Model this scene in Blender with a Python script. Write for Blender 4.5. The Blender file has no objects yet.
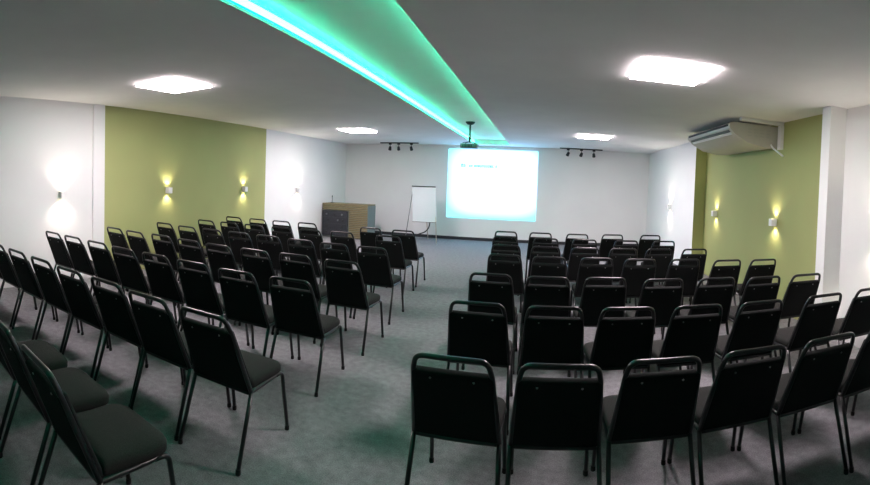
import bpy, bmesh, math, random
from mathutils import Vector, Matrix
random.seed(4)
PI = math.pi
scene = bpy.context.scene
C = scene.collection
CAMZ = 1.644
CEIL = 2.744
YF = 12.93          # projection wall
YN = -3.6           # wall behind the camera
XL = -5.99
XR = 3.35
XC = 3.11
NAMES = {}

# ------------------------------------------------------------------ helpers
def setp(o, **k):
    for a, v in k.items():
        o[a] = v
    return o

def link(name, me, mat=None, parent=None, smooth=False):
    o = bpy.data.objects.new(name, me)
    C.objects.link(o)
    if mat is not None:
        for m in (mat if isinstance(mat, (list, tuple)) else [mat]):
            me.materials.append(m)
    if smooth:
        for p in me.polygons:
            p.use_smooth = True
    if parent is not None:
        o.parent = parent
    return o

def obj(name, bm, mat, parent=None, smooth=False, sharp=None):
    me = bpy.data.meshes.new(name)
    bmesh.ops.recalc_face_normals(bm, faces=bm.faces)
    bm.to_mesh(me); bm.free()
    o = link(name, me, mat, parent, smooth)
    if smooth and sharp:
        me.set_sharp_from_angle(angle=math.radians(sharp))
    return o

def thing(name, label, cat, loc=(0, 0, 0), rz=0, group=None):
    o = bpy.data.objects.new(name, None)
    C.objects.link(o)
    o.location = loc
    o.rotation_euler = (0, 0, rz)
    o.empty_display_size = 0.1
    o['label'] = label; o['category'] = cat
    if group:
        o['group'] = group
    return o

def struct(o):
    o['kind'] = 'structure'
    return o

def box(bm, x0, x1, y0, y1, z0, z1, bev=0, M=None, mi=0):
    r = bmesh.ops.create_cube(bm, size=1)
    vs = r['verts']
    for v in vs:
        v.co = Vector(((x0 + x1) / 2 + v.co.x * (x1 - x0), (y0 + y1) / 2 + v.co.y * (y1 - y0), (z0 + z1) / 2 + v.co.z * (z1 - z0)))
    fs = set(f for v in vs for f in v.link_faces)
    for f in fs:
        f.material_index = mi
    if bev:
        es = set(e for v in vs for e in v.link_edges)
        g = bmesh.ops.bevel(bm, geom=list(es), offset=bev, segments=2, affect='EDGES', profile=.5)
        vs = list(set(g['verts']) | set(v for f in g['faces'] for v in f.verts) | set(v for v in vs if v.is_valid))
    if M is not None:
        for v in set(vs):
            v.co = M @ v.co
    return vs

def fillet(pts, r, n=5):
    pts = [Vector(p) for p in pts]
    out = [pts[0]]
    for i in range(1, len(pts) - 1):
        a, b, c = pts[i - 1], pts[i], pts[i + 1]
        rr = r[i - 1] if isinstance(r, (list, tuple)) else r
        d1 = (a - b); d2 = (c - b)
        t = min(rr, d1.length * .49, d2.length * .49)
        p = b + d1.normalized() * t
        q = b + d2.normalized() * t
        for k in range(n + 1):
            u = k / n
            out.append(p * (1 - u) ** 2 + b * 2 * u * (1 - u) + q * u * u)
    out.append(pts[-1])
    return out

def tube(bm, pts, r, n=8, cap=True):
    pts = [Vector(p) for p in pts]
    rings = []
    up = None
    for i, p in enumerate(pts):
        if i == 0:
            t = pts[1] - p
        elif i == len(pts) - 1:
            t = p - pts[i - 1]
        else:
            t = (pts[i + 1] - p).normalized() + (p - pts[i - 1]).normalized()
        t.normalize()
        if up is None:
            a = Vector((1, 0, 0)) if abs(t.x) < .8 else Vector((0, 1, 0))
            up = t.cross(a).normalized()
        else:
            up = (up - t * up.dot(t)).normalized()
        s = t.cross(up).normalized()
        rr = r[i] if isinstance(r, (list, tuple)) else r
        rings.append([bm.verts.new(p + (up * math.cos(2 * PI * k / n) + s * math.sin(2 * PI * k / n)) * rr) for k in range(n)])
    for a, b in zip(rings, rings[1:]):
        for k in range(n):
            bm.faces.new((a[k], a[(k + 1) % n], b[(k + 1) % n], b[k]))
    if cap:
        bm.faces.new(rings[0][::-1]); bm.faces.new(rings[-1])

def lathe(bm, prof, n=16, M=None):
    rings = []
    for (r, z) in prof:
        ring = []
        for k in range(n):
            co = Vector((r * math.cos(2 * PI * k / n), r * math.sin(2 * PI * k / n), z))
            ring.append(bm.verts.new(M @ co if M is not None else co))
        rings.append(ring)
    for a, b in zip(rings, rings[1:]):
        for k in range(n):
            bm.faces.new((a[k], a[(k + 1) % n], b[(k + 1) % n], b[k]))
    bm.faces.new(rings[0][::-1]); bm.faces.new(rings[-1])

def prism(bm, poly, z0, z1, M=None, mi=0):
    a = [bm.verts.new((p[0], p[1], z0)) for p in poly]
    b = [bm.verts.new((p[0], p[1], z1)) for p in poly]
    fs = [bm.faces.new(a[::-1]), bm.faces.new(b)]
    n = len(poly)
    for k in range(n):
        fs.append(bm.faces.new((a[k], a[(k + 1) % n], b[(k + 1) % n], b[k])))
    for f in fs:
        f.material_index = mi
    if M is not None:
        for v in a + b:
            v.co = M @ v.co
    return fs

def round_poly(pts, rad, n=5):
    """rounded closed 2-D polygon"""
    out = []
    m = len(pts)
    for i in range(m):
        a = Vector((*pts[i - 1], 0)); b = Vector((*pts[i], 0)); c = Vector((*pts[(i + 1) % m], 0))
        r = rad[i]
        p = b + (a - b).normalized() * r
        q = b + (c - b).normalized() * r
        for k in range(n + 1):
            u = k / n
            w = p * (1 - u) ** 2 + b * 2 * u * (1 - u) + q * u * u
            out.append((w.x, w.y))
    return out

def cushion(bm, outline, layers, mapf):
    """outline: 2-D loop; layers: (inset scale, height); mapf(x, y, h) -> 3-D"""
    cx = sum(p[0] for p in outline) / len(outline); cy = sum(p[1] for p in outline) / len(outline)
    xs = max(abs(p[0] - cx) for p in outline); ys = max(abs(p[1] - cy) for p in outline)
    rings = []
    for (ins, h) in layers:
        sx = (xs - ins) / xs; sy = (ys - ins) / ys
        rings.append([bm.verts.new(mapf(cx + (p[0] - cx) * sx, cy + (p[1] - cy) * sy, h)) for p in outline])
    n = len(outline)
    for a, b in zip(rings, rings[1:]):
        for k in range(n):
            bm.faces.new((a[k], a[(k + 1) % n], b[(k + 1) % n], b[k]))
    bm.faces.new(rings[0][::-1]); bm.faces.new(rings[-1])

# ------------------------------------------------------------------ materials
def mat(name, col, rough=.6, metal=0, spec=None, noise=None, bump=None, emit=None, sheen=0):
    m = bpy.data.materials.new(name); m.use_nodes = True
    nt = m.node_tree; N = nt.nodes; L = nt.links
    b = N['Principled BSDF']
    b.inputs['Base Color'].default_value = (*col, 1)
    b.inputs['Roughness'].default_value = rough
    b.inputs['Metallic'].default_value = metal
    if spec is not None:
        b.inputs['Specular IOR Level'].default_value = spec
    if sheen:
        b.inputs['Sheen Weight'].default_value = sheen
    tc = N.new('ShaderNodeTexCoord')
    if noise:
        sc, amt, *rest = noise
        nz = N.new('ShaderNodeTexNoise'); nz.inputs['Scale'].default_value = sc
        nz.inputs['Detail'].default_value = rest[0] if rest else 4
        L.new(tc.outputs['Object'], nz.inputs['Vector'])
        mr = N.new('ShaderNodeMapRange')
        mr.inputs['From Min'].default_value = .3; mr.inputs['From Max'].default_value = .7
        mr.inputs['To Min'].default_value = 1 - amt; mr.inputs['To Max'].default_value = 1 + amt
        L.new(nz.outputs['Fac'], mr.inputs['Value'])
        mx = N.new('ShaderNodeVectorMath'); mx.operation = 'SCALE'
        mx.inputs[0].default_value = col
        L.new(mr.outputs['Result'], mx.inputs['Scale'])
        L.new(mx.outputs['Vector'], b.inputs['Base Color'])
    if bump:
        sc, st = bump
        nz = N.new('ShaderNodeTexNoise'); nz.inputs['Scale'].default_value = sc
        nz.inputs['Detail'].default_value = 3
        L.new(tc.outputs['Object'], nz.inputs['Vector'])
        bp = N.new('ShaderNodeBump'); bp.inputs['Strength'].default_value = st
        bp.inputs['Distance'].default_value = .01
        L.new(nz.outputs['Fac'], bp.inputs['Height'])
        L.new(bp.outputs['Normal'], b.inputs['Normal'])
    if emit:
        b.inputs['Emission Color'].default_value = (*emit[0], 1)
        b.inputs['Emission Strength'].default_value = emit[1]
    return m

def S(r, g, b):
    f = lambda v: (v / 255 / 12.92) if v <= 10 else ((v / 255 + .055) / 1.055) ** 2.4
    return (f(r), f(g), f(b))

M = {}
M['white_wall'] = mat('white plaster', (.80, .80, .80), .8, noise=(1.3, .02), bump=(60, .08))
M['green_wall'] = mat('olive green paint', (.37, .39, .16), .75, noise=(1.1, .04), bump=(60, .08))
M['ceiling'] = mat('ceiling plaster', (.80, .80, .79), .9, noise=(2.0, .03), bump=(30, .1))
M['black_base'] = mat('dark baseboard', (.025, .028, .035), .5, noise=(8, .1))
M['fabric'] = mat('black woven fabric', (.007, .008, .008), .9, noise=(260, .35), bump=(420, .25), spec=.2)
M['seat_fabric_lit'] = mat('charcoal woven seat fabric', (.024, .024, .023), .95, noise=(240, .35), bump=(420, .3), spec=.2)  # lighter than the back pad: light falling on the seat is in the colour
M['tube'] = mat('black painted steel tube', (.012, .013, .014), .28, noise=(30, .1))
M['rubber'] = mat('black rubber', (.015, .015, .015), .8, noise=(60, .1))
M['screw'] = mat('steel screw', (.4, .4, .4), .35, metal=1, noise=(60, .05))
M['offwhite'] = mat('off-white plastic', (.46, .45, .38), .45, noise=(6, .03))
M['louver'] = mat('pale louvre plastic', (.85, .88, .86), .3, noise=(6, .02))
M['slot'] = mat('dark slot', (.02, .02, .02), .7, noise=(10, .1))
M['white_pl'] = mat('white plastic', (.8, .8, .8), .4, noise=(10, .02))
M['black_metal'] = mat('black metal', (.015, .017, .02), .45, noise=(20, .1))
M['grey_metal'] = mat('grey metal', (.22, .23, .24), .4, metal=.6, noise=(20, .05))
M['board'] = mat('white dry-erase board', (.66, .74, .78), .22, noise=(3, .02))
M['rack'] = mat('black rack face', (.02, .022, .03), .4, noise=(12, .2))
M['wood'] = mat('pale wood leg', (.55, .48, .40), .55, noise=(14, .15))
M['cab_side'] = mat('grey green laminate', (.16, .19, .18), .6, noise=(5, .05))

def wave_mat():
    m = mat('beige tambour slats', (.40, .33, .18), .6)
    nt = m.node_tree; N = nt.nodes; L = nt.links; b = N['Principled BSDF']
    tc = N.new('ShaderNodeTexCoord'); nz = N.new('ShaderNodeTexNoise')
    mp = N.new('ShaderNodeMapping'); mp.inputs['Scale'].default_value = (2, 2, 40)
    L.new(tc.outputs['Object'], mp.inputs['Vector']); L.new(mp.outputs['Vector'], nz.inputs['Vector'])
    cr = N.new('ShaderNodeValToRGB')
    cr.color_ramp.elements[0].position = .3; cr.color_ramp.elements[0].color = (.15, .125, .06, 1)
    cr.color_ramp.elements[1].position = .7; cr.color_ramp.elements[1].color = (.26, .22, .12, 1)
    L.new(nz.outputs['Fac'], cr.inputs['Fac']); L.new(cr.outputs['Color'], b.inputs['Base Color'])
    return m
M['slats'] = wave_mat()

def carpet():
    m = mat('grey carpet', (.12, .125, .13), .95, spec=.15)
    nt = m.node_tree; N = nt.nodes; L = nt.links; b = N['Principled BSDF']
    tc = N.new('ShaderNodeTexCoord')
    n1 = N.new('ShaderNodeTexNoise'); n1.inputs['Scale'].default_value = 130; n1.inputs['Detail'].default_value = 5; n1.inputs['Roughness'].default_value = .8
    n2 = N.new('ShaderNodeTexNoise'); n2.inputs['Scale'].default_value = 18; n2.inputs['Detail'].default_value = 3
    L.new(tc.outputs['Object'], n1.inputs['Vector']); L.new(tc.outputs['Object'], n2.inputs['Vector'])
    ad = N.new('ShaderNodeMath'); ad.operation = 'MULTIPLY_ADD'; ad.inputs[1].default_value = .3
    L.new(n2.outputs['Fac'], ad.inputs[0]); L.new(n1.outputs['Fac'], ad.inputs[2])
    cr = N.new('ShaderNodeValToRGB')
    cr.color_ramp.elements[0].position = .45; cr.color_ramp.elements[0].color = (.085, .085, .095, 1)
    cr.color_ramp.elements[1].position = .85; cr.color_ramp.elements[1].color = (.31, .305, .32, 1)
    L.new(ad.outputs[0], cr.inputs['Fac']); L.new(cr.outputs['Color'], b.inputs['Base Color'])
    bp = N.new('ShaderNodeBump'); bp.inputs['Strength'].default_value = .5; bp.inputs['Distance'].default_value = .006
    L.new(n1.outputs['Fac'], bp.inputs['Height']); L.new(bp.outputs['Normal'], b.inputs['Normal'])
    return m
M['carpet'] = carpet()

def emis(name, col, st):
    m = bpy.data.materials.new(name); m.use_nodes = True
    nt = m.node_tree; nt.nodes.clear()
    o = nt.nodes.new('ShaderNodeOutputMaterial'); e = nt.nodes.new('ShaderNodeEmission')
    e.inputs['Color'].default_value = (*col, 1); e.inputs['Strength'].default_value = st
    nt.links.new(e.outputs[0], o.inputs[0])
    return m
M['panel_light'] = emis('lit diffuser', (1.0, .85, .89), 32)
M['led'] = emis('cyan green led', (.0, 1.0, .52), 14.0)
M['led_core'] = emis('led glare line', (.62, 1.0, .85), .62)  # whitish glare of the strip, put into the colour of a separate line
M['bulb'] = emis('warm bulb', (1, .82, .5), 12)

def slide():
    """the projected picture: white middle, cyan rim"""
    m = bpy.data.materials.new('projected slide'); m.use_nodes = True
    nt = m.node_tree; N = nt.nodes; L = nt.links; N.clear()
    o = N.new('ShaderNodeOutputMaterial'); e = N.new('ShaderNodeEmission'); L.new(e.outputs[0], o.inputs[0])
    tc = N.new('ShaderNodeTexCoord'); mp = N.new('ShaderNodeMapping')
    mp.inputs['Location'].default_value = (-.54, 0, -.55)
    L.new(tc.outputs['Generated'], mp.inputs['Vector'])
    sp = N.new('ShaderNodeSeparateXYZ'); L.new(mp.outputs['Vector'], sp.inputs[0])
    def pw(sock, s):
        a = N.new('ShaderNodeMath'); a.operation = 'ABSOLUTE'; L.new(sock, a.inputs[0])
        b = N.new('ShaderNodeMath'); b.operation = 'MULTIPLY'; L.new(a.outputs[0], b.inputs[0]); b.inputs[1].default_value = s
        c = N.new('ShaderNodeMath'); c.operation = 'POWER'; L.new(b.outputs[0], c.inputs[0]); c.inputs[1].default_value = 4
        return c.outputs[0]
    ad = N.new('ShaderNodeMath'); ad.operation = 'ADD'
    L.new(pw(sp.outputs['X'], 1.75), ad.inputs[0]); L.new(pw(sp.outputs['Z'], 1.85), ad.inputs[1])
    cr = N.new('ShaderNodeValToRGB')
    el = cr.color_ramp.elements
    el[0].position = .1; el[0].color = (.30, .62, 1.0, 1)
    el[1].position = 1.0; el[1].color = (.10, .40, .50, 1)
    L.new(ad.outputs[0], cr.inputs['Fac']); L.new(cr.outputs['Color'], e.inputs['Color'])
    e.inputs['Strength'].default_value = 2.0
    return m
M['slide'] = slide()
M['ink'] = emis('slide heading', (.06, .17, .20), .9)
M['ink_dark'] = emis('slide heading dark', (.03, .08, .11), .9)

# ------------------------------------------------------------------ the room
bm = bmesh.new(); box(bm, XL - .2, XR + .3, YN - .2, YF + .2, -.12, 0)
struct(obj('floor', bm, M['carpet']))

# ceiling with a long recess (cove)
CX0, CX1, CH = -1.90, -.925, .13
bm = bmesh.new()
box(bm, XL - .2, CX0, YN - .2, YF + .2, CEIL, CEIL + .25)
box(bm, CX1, XR + .3, YN - .2, YF + .2, CEIL, CEIL + .25)
box(bm, CX0, CX1, YN - .2, YF + .2, CEIL + CH, CEIL + .25)
box(bm, CX0, CX1, YN - .2, -2.6, CEIL, CEIL + CH)
box(bm, CX0, CX1, 12.45, YF + .2, CEIL, CEIL + CH)
struct(obj('ceiling', bm, M['ceiling']))

G0, G1 = 4.11, 8.54
bm = bmesh.new()
box(bm, XL - .2, XL, YN, G0, 0, CEIL, mi=0)
box(bm, XL - .2, XL, G0, G1, 0, CEIL, mi=1)
box(bm, XL - .2, XL, G1, YF, 0, CEIL, mi=0)
struct(obj('wall_left', bm, [M['white_wall'], M['green_wall']]))
bm = bmesh.new(); box(bm, XL, XL + .03, 3.89, G0, 0, CEIL - .001, .004)
struct(obj('trim_1', bm, M['white_wall']))

bm = bmesh.new()
box(bm, XR, XR + .2, YN, 4.3, 0, CEIL, mi=0)
box(bm, XR, XR + .2, 4.3, 8.82, 0, CEIL, mi=1)
box(bm, XC, XR + .2, 8.82, YF, 0, CEIL, mi=0)
me_o = obj('wall_right', bm, [M['white_wall'], M['green_wall']])
for p in me_o.data.polygons:      # the return of the recess is green too
    if abs(p.center.y - 8.82) < .01 and p.normal.y < -.5:
        p.material_index = 1
struct(me_o)
bm = bmesh.new(); box(bm, XC, XR, 4.24, 4.41, 0, CEIL - .001, .006)
struct(obj('trim_2', bm, M['white_wall']))

bm = bmesh.new(); box(bm, XL - .2, XR + .2, YF, YF + .2, 0, CEIL)
struct(obj('wall_back', bm, M['white_wall']))
bm = bmesh.new(); box(bm, XL - .2, XR + .2, YN - .2, YN, 0, CEIL)
struct(obj('wall_front', bm, mat('bounce-cutting dark grey', (.12, .12, .12), .85, noise=(1.2, .04))))  # unseen wall; its dark colour is made up to reduce bounce light
bm = bmesh.new(); box(bm, XL + .001, XC - .001, YF - .02, YF, 0, .085, .004)
struct(obj('baseboard_back', bm, M['black_base']))

# LED strips in the cove, on both side faces
for x, s, lab in ((CX0, 1, 'white-hot green LED strip along the long ceiling recess, cabinet side edge'),
                  (CX1, -1, 'green LED strip along the long ceiling recess, air conditioner side edge')):
    t = thing('led_strip', lab, 'LED strip', (x, 5, CEIL + .05), 0, 'LED strips in the ceiling recess')
    bm = bmesh.new(); box(bm, min(0, s * .006), max(0, s * .006), -7.5, 7.4, -.035, .045)
    obj('channel', bm, M['white_pl'], t)
    bm = bmesh.new(); box(bm, min(s * .006, s * .012), max(s * .006, s * .012), -7.48, 7.38, -.03, .04)
    obj('diffuser', bm, M['led'], t)
    bm = bmesh.new(); box(bm, min(s * .012, s * .014), max(s * .012, s * .014), -7.48, 7.38, -.022, .032)
    obj('glare_line', bm, M['led_core'], t)  # pale overexposed core laid over the green diffuser

# ceiling light panels
def ceiling_light(x, y, lab, sx=.65, sy=.65):
    t = thing('ceiling_light', lab, 'ceiling light', (x, y, CEIL), 0, 'square ceiling light panels')
    bm = bmesh.new()
    w = .006
    for (a, b, c, d) in ((-sx/2-w, sx/2+w, -sy/2-w, -sy/2), (-sx/2-w, sx/2+w, sy/2, sy/2+w), (-sx/2-w, -sx/2, -sy/2, sy/2), (sx/2, sx/2+w, -sy/2, sy/2)):
        box(bm, a, b, c, d, -.010, 0)
    obj('frame', bm, M['white_pl'], t)
    bm = bmesh.new(); box(bm, -sx/2, sx/2, -sy/2, sy/2, -.022, -.002)
    obj('diffuser', bm, M['panel_light'], t)
ceiling_light(-4.05, 3.80, 'square lit ceiling panel above the rows in front of the olive wall, cabinet side')
ceiling_light(-4.03, 9.27, 'small-looking lit ceiling panel near the far corner above the slatted cabinet')
ceiling_light(1.13, 3.98, 'large lit ceiling panel above the rows beside the air conditioner')
ceiling_light(1.07, 9.45, 'lit ceiling panel beyond the air conditioner, close to the black spotlight track')

# wall sconces
def sconce(x, y, z, s, lab, power=1.0):
    t = thing('wall_sconce', lab, 'wall light', (x, y, z), 0 if s > 0 else PI, 'white up-and-down wall lights')
    bm = bmesh.new()   # open rectangular sleeve standing off the wall
    D, W, H, w = .095, .046, .052, .006
    box(bm, D - w, D, -W, W, -H, H); box(bm, .012, D - w, -W, -W + w, -H, H)
    box(bm, .012, D - w, W - w, W, -H, H); box(bm, .012, .012 + w, -W + w, W - w, -H, H)
    obj('housing', bm, M['white_pl'], t)
    bm = bmesh.new(); box(bm, 0, .012, -.035, .035, -.04, .04, .003)
    obj('wall_plate', bm, M['white_pl'], t)
    bm = bmesh.new()
    lathe(bm, [(.004, -.035), (.014, -.03), (.017, 0), (.014, .03), (.004, .035)], 10, Matrix.Translation((.056, 0, 0)))
    obj('bulb', bm, M['bulb'], t, True)
    for d in (1, -1):
        l = bpy.data.lights.new('sconce_beam', 'SPOT')
        l.energy = 4.8 * power * (1.2 if power > 1 else 1); l.color = (1, .84, .56) if power == 1.0 else (1, .88, .74); l.spot_size = math.radians(125); l.spot_blend = 1.0
        l.shadow_soft_size = .012
        lo = bpy.data.objects.new('sconce_beam', l); C.objects.link(lo); lo.parent = t
        lo.location = (.056, 0, d * .062); lo.rotation_euler = (PI if d > 0 else 0, 0, 0)
sconce(XL, 3.33, 1.33, 1, 'small white up-down wall light alone on the white wall near the olive panel edge', 1.9)
sconce(XL, 5.49, 1.37, 1, 'white up-down wall light on the cabinet-side olive wall, the one nearer the camera')
sconce(XL, 7.71, 1.37, 1, 'white up-down wall light on the cabinet-side olive wall, the one nearer the cabinet')
sconce(XL, 9.97, 1.33, 1, 'white up-down wall light on the white wall between olive panel and slatted cabinet', 1.9)
sconce(XR, 5.82, 1.27, -1, 'white up-down wall light on the recessed olive wall, nearer the white column')
sconce(XR, 8.14, 1.27, -1, 'white up-down wall light on the recessed olive wall, below the air conditioner')
sconce(XC, 10.5, 1.29, -1, 'white up-down wall light on the white wall past the air conditioner', 1.9)
sconce(XR, 3.55, 1.27, -1, 'white up-down wall light on the white wall just past the white column', 1.9)

# ------------------------------------------------------------------ projection, text, projector
t = thing('projected_slide', 'bright white and cyan slide projected on the wall', 'projection', (-1.43, YF - .004, 1.635))
bm = bmesh.new(); box(bm, -1.30, 1.30, -.012, 0, -1.0, 1.0)
obj('slide_image', bm, M['slide'], t)
bm = bmesh.new()
x = -.92
random.seed(9)
def glyph(bm, x, w, h, z, kind):
    b = .018
    y0, y1 = -.015, -.012
    if kind in 'LEnmuo':
        box(bm, x, x + b, y0, y1, z, z + h)
    if kind in 'nmuo':
        box(bm, x + w - b, x + w, y0, y1, z, z + h)
    if kind in 'Lo uE':
        box(bm, x, x + w, y0, y1, z, z + b)
    if kind in 'EnmoT':
        box(bm, x, x + w, y0, y1, z + h - b, z + h)
    if kind in 'mE':
        box(bm, x + (0 if kind == 'E' else w / 2 - b / 2), x + (w * .8 if kind == 'E' else w / 2 + b / 2), y0, y1, z + (h / 2 - b / 2 if kind == 'E' else 0), z + (h / 2 + b / 2 if kind == 'E' else h))
bm = bmesh.new()
for k in 'mE':
    glyph(bm, x, .075, .10, .475, k); x += .09
obj('heading_word', bm, M['ink_dark'], t)
x += .06
for word in ('on', 'momunouomE', 'n'):
    bm = bmesh.new()
    for k in word:
        glyph(bm, x, .045, .075, .48, k); x += .058
    obj('heading_word', bm, M['ink'], t)
    x += .035
PX, PY = -1.47, 8.95
t = thing('projector', 'grey projector hanging on a black pole from the green-lit recess', 'projector', (PX, PY, CEIL + CH))
bm = bmesh.new(); lathe(bm, [(.095, 0), (.095, -.015), (.06, -.05), (.03, -.06)], 20)
obj('ceiling_plate', bm, M['black_metal'], t, True, 40)
bm = bmesh.new(); tube(bm, [(0, 0, -.05), (0, 0, -.415)], .018, 12); lathe(bm, [(.028, -.31), (.028, -.36)], 12)
obj('pole', bm, M['black_metal'], t, True, 40)
bm = bmesh.new()
for a in ((-.12, -.09), (.12, -.09), (-.12, .09), (.12, .09)):
    tube(bm, [(0, 0, -.395), (a[0], a[1], -.425), (a[0], a[1], -.44)], .008, 6)
box(bm, -.04, .04, -.04, .04, -.41, -.395)
obj('mount_arms', bm, M['black_metal'], t)
bm = bmesh.new(); box(bm, -.17, .17, -.13, .13, -.53, -.44, .015)
body = obj('body', bm, M['grey_metal'], t, True, 40)
bm = bmesh.new(); lathe(bm, [(.042, 0), (.042, .03), (.03, .035)], 16, Matrix.Translation((.07, .125, -.485)) @ Matrix.Rotation(-PI / 2, 4, 'X'))
obj('lens', bm, M['slot'], body, True, 40)
bm = bmesh.new()
for k in range(7):
    box(bm, -.12 + k * .028, -.105 + k * .028, -.133, -.129, -.515, -.46)
obj('rear_vent', bm, M['slot'], body)

# black spotlight tracks
def track(x0, x1, y, heads, lab):
    cx = (x0 + x1) / 2
    t = thing('track_light', lab, 'track light', (cx, y, CEIL), 0, 'black spotlight tracks')
    bm = bmesh.new(); box(bm, x0 - cx, x1 - cx, -.02, .02, -.03, 0, .004)
    obj('rail', bm, M['black_metal'], t)
    for hx, tilt in heads:
        bm = bmesh.new(); box(bm, hx - cx - .04, hx - cx + .04, -.017, .017, -.065, -.03, .005); tube(bm, [(hx - cx, 0, -.06), (hx - cx, 0, -.13)], .009, 8)
        st = obj('stem', bm, M['black_metal'], t)
        R_ = Matrix.Translation((hx - cx, 0, -.165)) @ Matrix.Rotation(tilt, 4, 'Y') @ Matrix.Rotation(math.radians(35), 4, 'X')
        bm = bmesh.new(); lathe(bm, [(.016, .06), (.036, .045), (.042, 0), (.046, -.055), (.038, -.055), (.03, -.03)], 14, R_)
        obj('spot_head', bm, M['black_metal'], t, True, 40)
track(-4.64, -3.49, 12.35, ((-4.34, .35), (-4.08, .1), (-3.70, -.1)), 'black spotlight track over the whiteboard side of the far wall')
track(.47, 1.66, 12.55, ((.70, .4), (1.07, .3), (1.42, -.2)), 'black spotlight track above the blank wall beyond the air conditioner side rows')

# ------------------------------------------------------------------ air conditioner
t = thing('air_conditioner', 'long off-white ceiling-hung air conditioner over the olive recess', 'air conditioner', (2.55, 5.85, CEIL - .06))
prof = [(.0, -.035), (.02, -.008), (.06, 0), (.78, 0), (.78, -.30), (.58, -.31), (.30, -.27), (.10, -.17), (.015, -.10), (0, -.07)]
def prof_loft(bm, prof, y0, y1):
    a = [bm.verts.new((p[0], y0, p[1])) for p in prof]; b = [bm.verts.new((p[0], y1, p[1])) for p in prof]
    n = len(prof)
    for k in range(n):
        bm.faces.new((a[k], a[(k + 1) % n], b[(k + 1) % n], b[k]))
    bm.faces.new(a[::-1]); bm.faces.new(b)
bm = bmesh.new(); prof_loft(bm, prof, .05, 1.80)
casing = obj('casing', bm, M['offwhite'], t, True, 35)
pc = [(.33 + (p[0] - .33) * 1.015 - .004, -.15 + (p[1] + .15) * 1.03) for p in prof]
for y0, y1 in ((0, .05), (1.80, 1.85)):
    bm = bmesh.new(); prof_loft(bm, pc, y0, y1)
    cap = obj('end_cap', bm, M['offwhite'], t, True, 35)
    if y0 == 0:
        bm = bmesh.new()
        for i in range(3):
            for k in range(4):
                box(bm, .28 + k * .10, .35 + k * .10, -.003, 0, -.085 - i * .045, -.065 - i * .045)
        obj('vent_slots', bm, mat('shadowed plastic', (.42, .42, .36), .6, noise=(10, .05)), cap)
bm = bmesh.new()       # dark intake slit on the long lip and louvres underneath
box(bm, -.012, .02, .07, 1.78, -.058, -.030)
obj('air_slit', bm, M['slot'], casing)
for k in range(2):
    u0, u1 = .06 + k * .42, .42 + k * .42
    def P(u): return Vector((.015 + .085 * u, 0, -.10 - .07 * u))
    a, b = P(u0), P(u1)
    nrm = Vector((-.636, 0, -.772))
    bm = bmesh.new()
    vs = []
    for yy in (.09, 1.76):
        for q in (a, b):
            for h in (.002, .012):
                vs.append(bm.verts.new((q.x + nrm.x * h, yy, q.z + nrm.z * h)))
    bmesh.ops.convex_hull(bm, input=vs)
    obj('louver', bm, M['louver'] if k == 1 else M['cab_side'], t)
for yy in (.25, 1.55):
    bm = bmesh.new(); box(bm, .25, .45, yy, yy + .04, 0, .06)
    obj('bracket', bm, M['grey_metal'], t)
t2 = thing('pipe_trunking', 'white L-shaped pipe trunking on ceiling and wall at the air conditioner end', 'pipe cover', (0, 0, 0))
bm = bmesh.new()
box(bm, 2.66, XR - .002, 5.70, 5.78, CEIL - .05, CEIL - .001, .006)
obj('horizontal_duct', bm, M['white_pl'], t2)
bm = bmesh.new()
box(bm, XR - .06, XR - .001, 5.695, 5.785, CEIL - .40, CEIL - .051, .006)
obj('vertical_duct', bm, M['white_pl'], t2)
bm = bmesh.new(); tube(bm, fillet([(XR - .14, 5.83, CEIL - .33), (XR - .12, 5.80, CEIL - .38), (XR - .05, 5.62, CEIL - .50)], .05), .014, 10)
setp(obj('drain_hose', bm, M['white_pl'], None, True), label='short white drain hose poking out below the air conditioner', category='hose')

# ------------------------------------------------------------------ slatted cabinet with audio gear
CY = 11.36
t = thing('slatted_cabinet', 'low beige slatted counter cabinet in the far corner', 'cabinet', (XL + .03, CY, 0))
W, D, H = 1.38, .56, .955
bm = bmesh.new()
box(bm, 0, W, .03, D, .0, H - .04)
b2 = obj('body', bm, M['cab_side'], t)
bm = bmesh.new(); box(bm, -.0, W + .01, -.01, D + .01, H - .04, H, .006)
obj('top', bm, M['slats'], t)
bm = bmesh.new()
zz = .02
while zz < H - .06:
    if zz > .76:
        box(bm, .0, W, 0, .03, zz, zz + .036, .009)
    else:
        box(bm, .83, W, 0, .03, zz, zz + .036, .009)
    zz += .050
obj('slatted_front', bm, M['slats'], t)
bm = bmesh.new(); box(bm, W, W + .02, -.005, D, 0, H - .04, .003)
obj('side_panel', bm, M['cab_side'], t)
t = thing('audio_rack', 'dark audio equipment rack set into the slatted cabinet front', 'audio equipment', (XL + .05, CY + .028, .05))
bm = bmesh.new(); box(bm, 0, .78, -.06, -.0, 0, .70, .006)
obj('casing', bm, M['rack'], t)
for i, (z0, z1) in enumerate(((.54, .66), (.36, .52), (.19, .34), (.03, .17))):
    bm = bmesh.new(); box(bm, .04, .74, -.072, -.06, z0, z1, .004)
    f = obj('faceplate', bm, M['rack'], t)
    for k in range(3 if i < 2 else 2):
        cx = (.14, .62, .38)[k]
        if i == 1: cx = (.50, .18, .64)[k]
        bm = bmesh.new(); lathe(bm, [(.028, 0), (.026, .02), (.01, .022)], 14, Matrix.Translation((cx, -.072, (z0 + z1) / 2)) @ Matrix.Rotation(PI / 2, 4, 'X'))
        obj('knob', bm, M['grey_metal'] if (k < 2 and i == 0) or (i == 1 and k == 0) else M['slot'], f, True, 40)
t = thing('microphone', 'thin dark microphone stem standing on the slatted cabinet', 'microphone', (-5.73, 11.5, H))
bm = bmesh.new(); lathe(bm, [(.04, 0), (.04, .012), (.01, .02)], 14)
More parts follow.
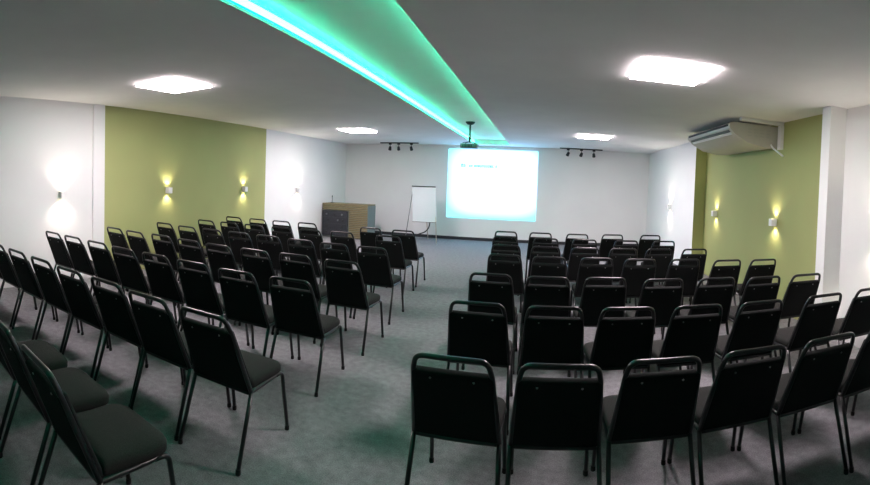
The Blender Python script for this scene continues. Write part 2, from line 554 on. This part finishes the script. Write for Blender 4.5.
obj('base', bm, M['black_metal'], t, True, 40)
bm = bmesh.new(); tube(bm, [(0, 0, .015), (0, 0, .17)], .008, 8)
obj('stem', bm, M['black_metal'], t, True)
bm = bmesh.new(); lathe(bm, [(.005, .16), (.012, .17), (.013, .20), (.006, .215)], 10)
obj('head', bm, M['black_metal'], t, True)

# ------------------------------------------------------------------ flip chart
FX, FY = -3.165, 11.82
t = thing('flip_chart', 'white flip chart board on a tripod easel by the projection', 'flip chart', (FX, FY, 0), math.radians(4))
tl = math.radians(-8)
def F(x, z, d=0):    # point on the tilted board plane
    return Vector((x + (1.5 - z) * .075, (z - .5) * .10 + d, z))
bm = bmesh.new()
vs = []
for x in (-.325, .325):
    for z in (.56, 1.50):
        for d in (-.012, .008):
            vs.append(bm.verts.new(F(x, z, d)))
bmesh.ops.convex_hull(bm, input=vs)
obj('board', bm, M['board'], t)
bm = bmesh.new()
tube(bm, [F(-.33, 1.51, -.01), F(.33, 1.51, -.01)], .017, 8)
obj('clamp_bar', bm, M['black_metal'], t)
bm = bmesh.new(); box(bm, -.255, .395, -.05, 0, .545, .56)
obj('pen_tray', bm, M['grey_metal'], t)
for x0, x1, mt in ((-.30, -.44, 'grey_metal'), (.30, .43, 'wood')):
    bm = bmesh.new(); tube(bm, [(x1, -.08, 0), F(x0, 1.50, .03)], .012, 8)
    obj('leg', bm, M[mt], t, True)
bm = bmesh.new(); tube(bm, [(.05, .75, .0), (0, .14, 1.48)], .012, 8)
obj('leg', bm, M['wood'], t, True)
bm = bmesh.new(); tube(bm, fillet([(.22, .0, .56), (.20, -.01, .40), (.10, 0, .28), (-.12, .02, .20), (-.28, .03, .10)], .1), .016, 8)
obj('cable', bm, M['black_metal'], t, True)

# ------------------------------------------------------------------ chairs
R = .0128
def make_chair():
    t = thing('banquet_chair', 'x', 'chair', (0, 0, 0))
    zs = .42
    def by(z): return .125 - (z - .42) * .44       # recline of the back
    def bx(z): return .211 - (z - .42) * .083      # taper of the back
    # back frame: inverted U
    bm = bmesh.new()
    zt = .873
    pts = fillet([(-bx(zs), by(zs), zs - .01), (-bx(.80), by(.80), .80), (-bx(zt) + .012, by(zt), zt), (bx(zt) - .012, by(zt), zt), (bx(.80), by(.80), .80), (bx(zs), by(zs), zs - .01)], [.02, .07, .07, .02], 6)
    tube(bm, pts, R, 10)
    obj('back_frame', bm, M['tube'], t, True)
    # back pad
    out = round_poly([(-bx(.42) - .006, .418), (bx(.42) + .006, .418), (bx(.797) + .006, .797), (-bx(.797) - .006, .797)], [.02, .02, .012, .012], 4)
    nx = Vector((0, 1, .44)).normalized()
    def mp(x, z, h):
        puff = (1 - (x / .22) ** 2) * .006
        return Vector((x, by(z), z)) + nx * (h + (puff if h > .012 else 0))
    bm = bmesh.new()
    cushion(bm, out, [(.03, -.0135), (.004, -.0135), (0, -.009), (0, .012), (.004, .019), (.02, .026), (.06, .030)], mp)
    bp = obj('backrest', bm, M['fabric'], t, True, 50)
    for s in (-1, 1):
        bm = bmesh.new()
        lathe(bm, [(.006, 0), (.005, .003), (.002, .004)], 8, Matrix.Translation(mp(s * .10, .768, -.0135)) @ Matrix.Rotation(PI / 2 + .33, 4, 'X'))
        obj('screw', bm, M['screw'], bp, True)
    # legs
    for s in (-1, 1):
        bm = bmesh.new()
        tube(bm, [(s * .22, 0, .022), (s * .211, by(zs) - .0, zs - .005)], R, 10)
        l = obj('leg', bm, M['tube'], t, True)
        bm = bmesh.new(); lathe(bm, [(.014, 0), (.015, .004), (.014, .03)], 10, Matrix.Translation((s * .22, 0, 0)))
        obj('foot_cap', bm, M['rubber'], l, True, 40)
        bm = bmesh.new()
        tube(bm, fillet([(s * .214, .545, .022), (s * .206, .475, .405), (s * .200, .40, .407)], .05, 5), R, 10)
        l = obj('leg', bm, M['tube'], t, True)
        bm = bmesh.new(); lathe(bm, [(.014, 0), (.015, .004), (.014, .03)], 10, Matrix.Translation((s * .214, .545, 0)))
        obj('foot_cap', bm, M['rubber'], l, True, 40)
    # seat frame: side rails, cross bars
    bm = bmesh.new()
    for s in (-1, 1):
        tube(bm, [(s * .200, .41, .407), (s * .211, .13, .415)], R, 8)
    tube(bm, [(-.20, .44, .407), (.20, .44, .407)], R * .9, 8)
    tube(bm, [(-.211, .13, .402), (.211, .13, .402)], R, 8)
    obj('seat_frame', bm, M['tube'], t, True, 50)
    # seat
    out = round_poly([(-.205, .145), (.205, .145), (.220, .50), (-.220, .50)], [.02, .02, .10, .10], 6)
    bm = bmesh.new()
    def ms(x, y, h):
        c = max(0, 1 - (x / .24) ** 2) * max(0, 1 - ((y - .31) / .25) ** 2)
        return Vector((x, y, h + (c * .012 if h > .45 else 0) - (max(0, y - .43) * .12)))
    cushion(bm, out, [(.03, .418), (.006, .418), (0, .426), (0, .454), (.007, .466), (.022, .473), (.06, .478), (.12, .481)], ms)
    obj('seat', bm, M['seat_fabric_lit'], t, True, 60)
    return t

chair0 = make_chair()
used = [False]
ORD = ['first', 'second', 'third', 'fourth', 'fifth', 'sixth', 'seventh', 'eighth']
GROUP = 'black banquet chairs in rows facing the projection'
def copy_tree(o, parent=None):
    c = o.copy(); C.objects.link(c); c.parent = parent
    for ch in o.children:
        copy_tree(ch, c)
    return c
def place(x, y, label, rz=0):
    if not used[0]:
        o = chair0; used[0] = True
    else:
        o = copy_tree(chair0)
    o.location = (x, y, 0); o.rotation_euler = (0, 0, math.radians(rz))
    o['label'] = label; o['category'] = 'chair'; o['group'] = GROUP

# rows: (x, y) of the middle of each top rail; the first is the seat on the aisle
left_rows = [
    [(-2.08, 6.64), (-2.64, 6.68), (-3.79, 6.65), (-4.29, 6.61), (-4.79, 6.59), (-5.32, 6.56)],
    [(-2.05, 5.86), (-2.78, 5.90), (-3.27, 5.83), (-3.76, 5.80), (-4.26, 5.76), (-4.75, 5.73), (-5.23, 5.69)],
    [(-1.86, 4.76), (-2.35, 4.77), (-2.83, 4.80), (-3.34, 4.83), (-3.82, 4.82), (-4.28, 4.80), (-4.76, 4.77), (-5.32, 4.81)],
    [(-1.78, 3.79), (-2.32, 3.83), (-2.80, 3.80), (-3.28, 3.77), (-3.76, 3.78), (-4.28, 3.81), (-4.76, 3.76), (-5.24, 3.77)],
    [(-1.78, 2.87), (-2.27, 2.83), (-2.78, 2.84), (-3.27, 2.83), (-3.75, 2.80), (-4.25, 2.81), (-4.76, 2.79), (-5.20, 2.77)],
    [(-1.70, 1.83), (-2.18, 1.82), (-2.65, 1.83), (-3.13, 1.80), (-3.63, 1.79), (-4.13, 1.77), (-4.63, 1.75), (-5.08, 1.75)],
    [(-1.665, .80), (-2.16, .83), (-2.66, .86)],
]
right_rows = [
    [(-.55, 7.38), (.02, 7.42), (.63, 7.45), (1.24, 7.56), (1.92, 7.62)],
    [(-.50, 6.62), (.10, 6.66), (.68, 6.70), (1.32, 6.72), (1.92, 6.75)],
    [(-.42, 5.72), (.09, 5.74), (.60, 5.76), (1.11, 5.80), (1.60, 5.82), (2.11, 5.84)],
    [(-.37, 4.93), (.12, 4.91), (.65, 4.95), (1.14, 4.93), (1.67, 4.93), (2.17, 4.85), (2.63, 4.84)],
    [(-.40, 3.82), (.09, 3.81), (.59, 3.85), (1.10, 3.80), (1.61, 3.81), (2.09, 3.78), (2.58, 3.79)],
    [(-.38, 2.86), (.12, 2.86), (.60, 2.87), (1.09, 2.88), (1.59, 2.89), (2.18, 2.92), (2.72, 2.96)],
    [(-.36, 1.92), (.10, 1.92), (.57, 1.97), (1.07, 1.99), (1.54, 2.00), (2.03, 2.02), (2.52, 2.03)],
]
rnd = random.Random(3)
for rows, side in ((left_rows, 'cabinet side'), (right_rows, 'air conditioner side')):
    for i, row in enumerate(rows):
        sg = 1 if rows is right_rows else -1
        for j in range(1, len(row)):
            if abs(row[j][0] - row[j - 1][0]) < .478:
                row[j] = (row[j - 1][0] + sg * .478, row[j][1])
        for j, (x, y) in enumerate(row):
            lab = 'black chair, %s from aisle in %s row from projection wall, %s' % (ORD[j], ORD[i], side)
            place(x, y + .078, lab, rnd.uniform(-.5, .5) + ((-4 if i == 6 else 2.5 if i > 3 else 0) if side[0] == 'c' else min(j * .8, 3.2)))

# ------------------------------------------------------------------ world, camera, colour
w = bpy.data.worlds.new('room air'); scene.world = w; w.use_nodes = True
w.node_tree.nodes['Background'].inputs[0].default_value = (0, 0, 0, 1)

cd = bpy.data.cameras.new('camera'); cam = bpy.data.objects.new('camera', cd); C.objects.link(cam)
F_, YAW, PIT, ROL, CYP = 451.387, -.23481, -.029929, -.037145, 195.64
cy, sy = math.cos(YAW), math.sin(YAW); cp, sp = math.cos(PIT), math.sin(PIT); cr, sr = math.cos(ROL), math.sin(ROL)
Rz = Matrix(((cy, sy, 0), (-sy, cy, 0), (0, 0, 1)))
Rx = Matrix(((1, 0, 0), (0, cp, -sp), (0, sp, cp)))
Ry = Matrix(((cr, 0, sr), (0, 1, 0), (-sr, 0, cr)))
RM = Rz @ Rx @ Ry
right, fwd, up = RM.col[0], RM.col[1], RM.col[2]
cam.matrix_world = Matrix(((right.x, up.x, -fwd.x, 0), (right.y, up.y, -fwd.y, 0), (right.z, up.z, -fwd.z, CAMZ), (0, 0, 0, 1)))
cd.type = 'PANO'
cd.panorama_type = 'CENTRAL_CYLINDRICAL'
cd.central_cylindrical_range_u_min = -435 / F_
cd.central_cylindrical_range_u_max = 435 / F_
cd.central_cylindrical_range_v_min = -(485 - CYP) / F_
cd.central_cylindrical_range_v_max = CYP / F_
cd.central_cylindrical_radius = 1
cd.clip_start = .02
scene.camera = cam

vs_ = scene.view_settings
vs_.view_transform = 'Standard'; vs_.look = 'None'; vs_.gamma = 1; vs_.use_curve_mapping = False
vs_.exposure = 1.3
scene.cycles.max_bounces = 8
scene.cycles.diffuse_bounces = 5
scene.cycles.use_denoising = True
scene.cycles.sample_clamp_indirect = 6
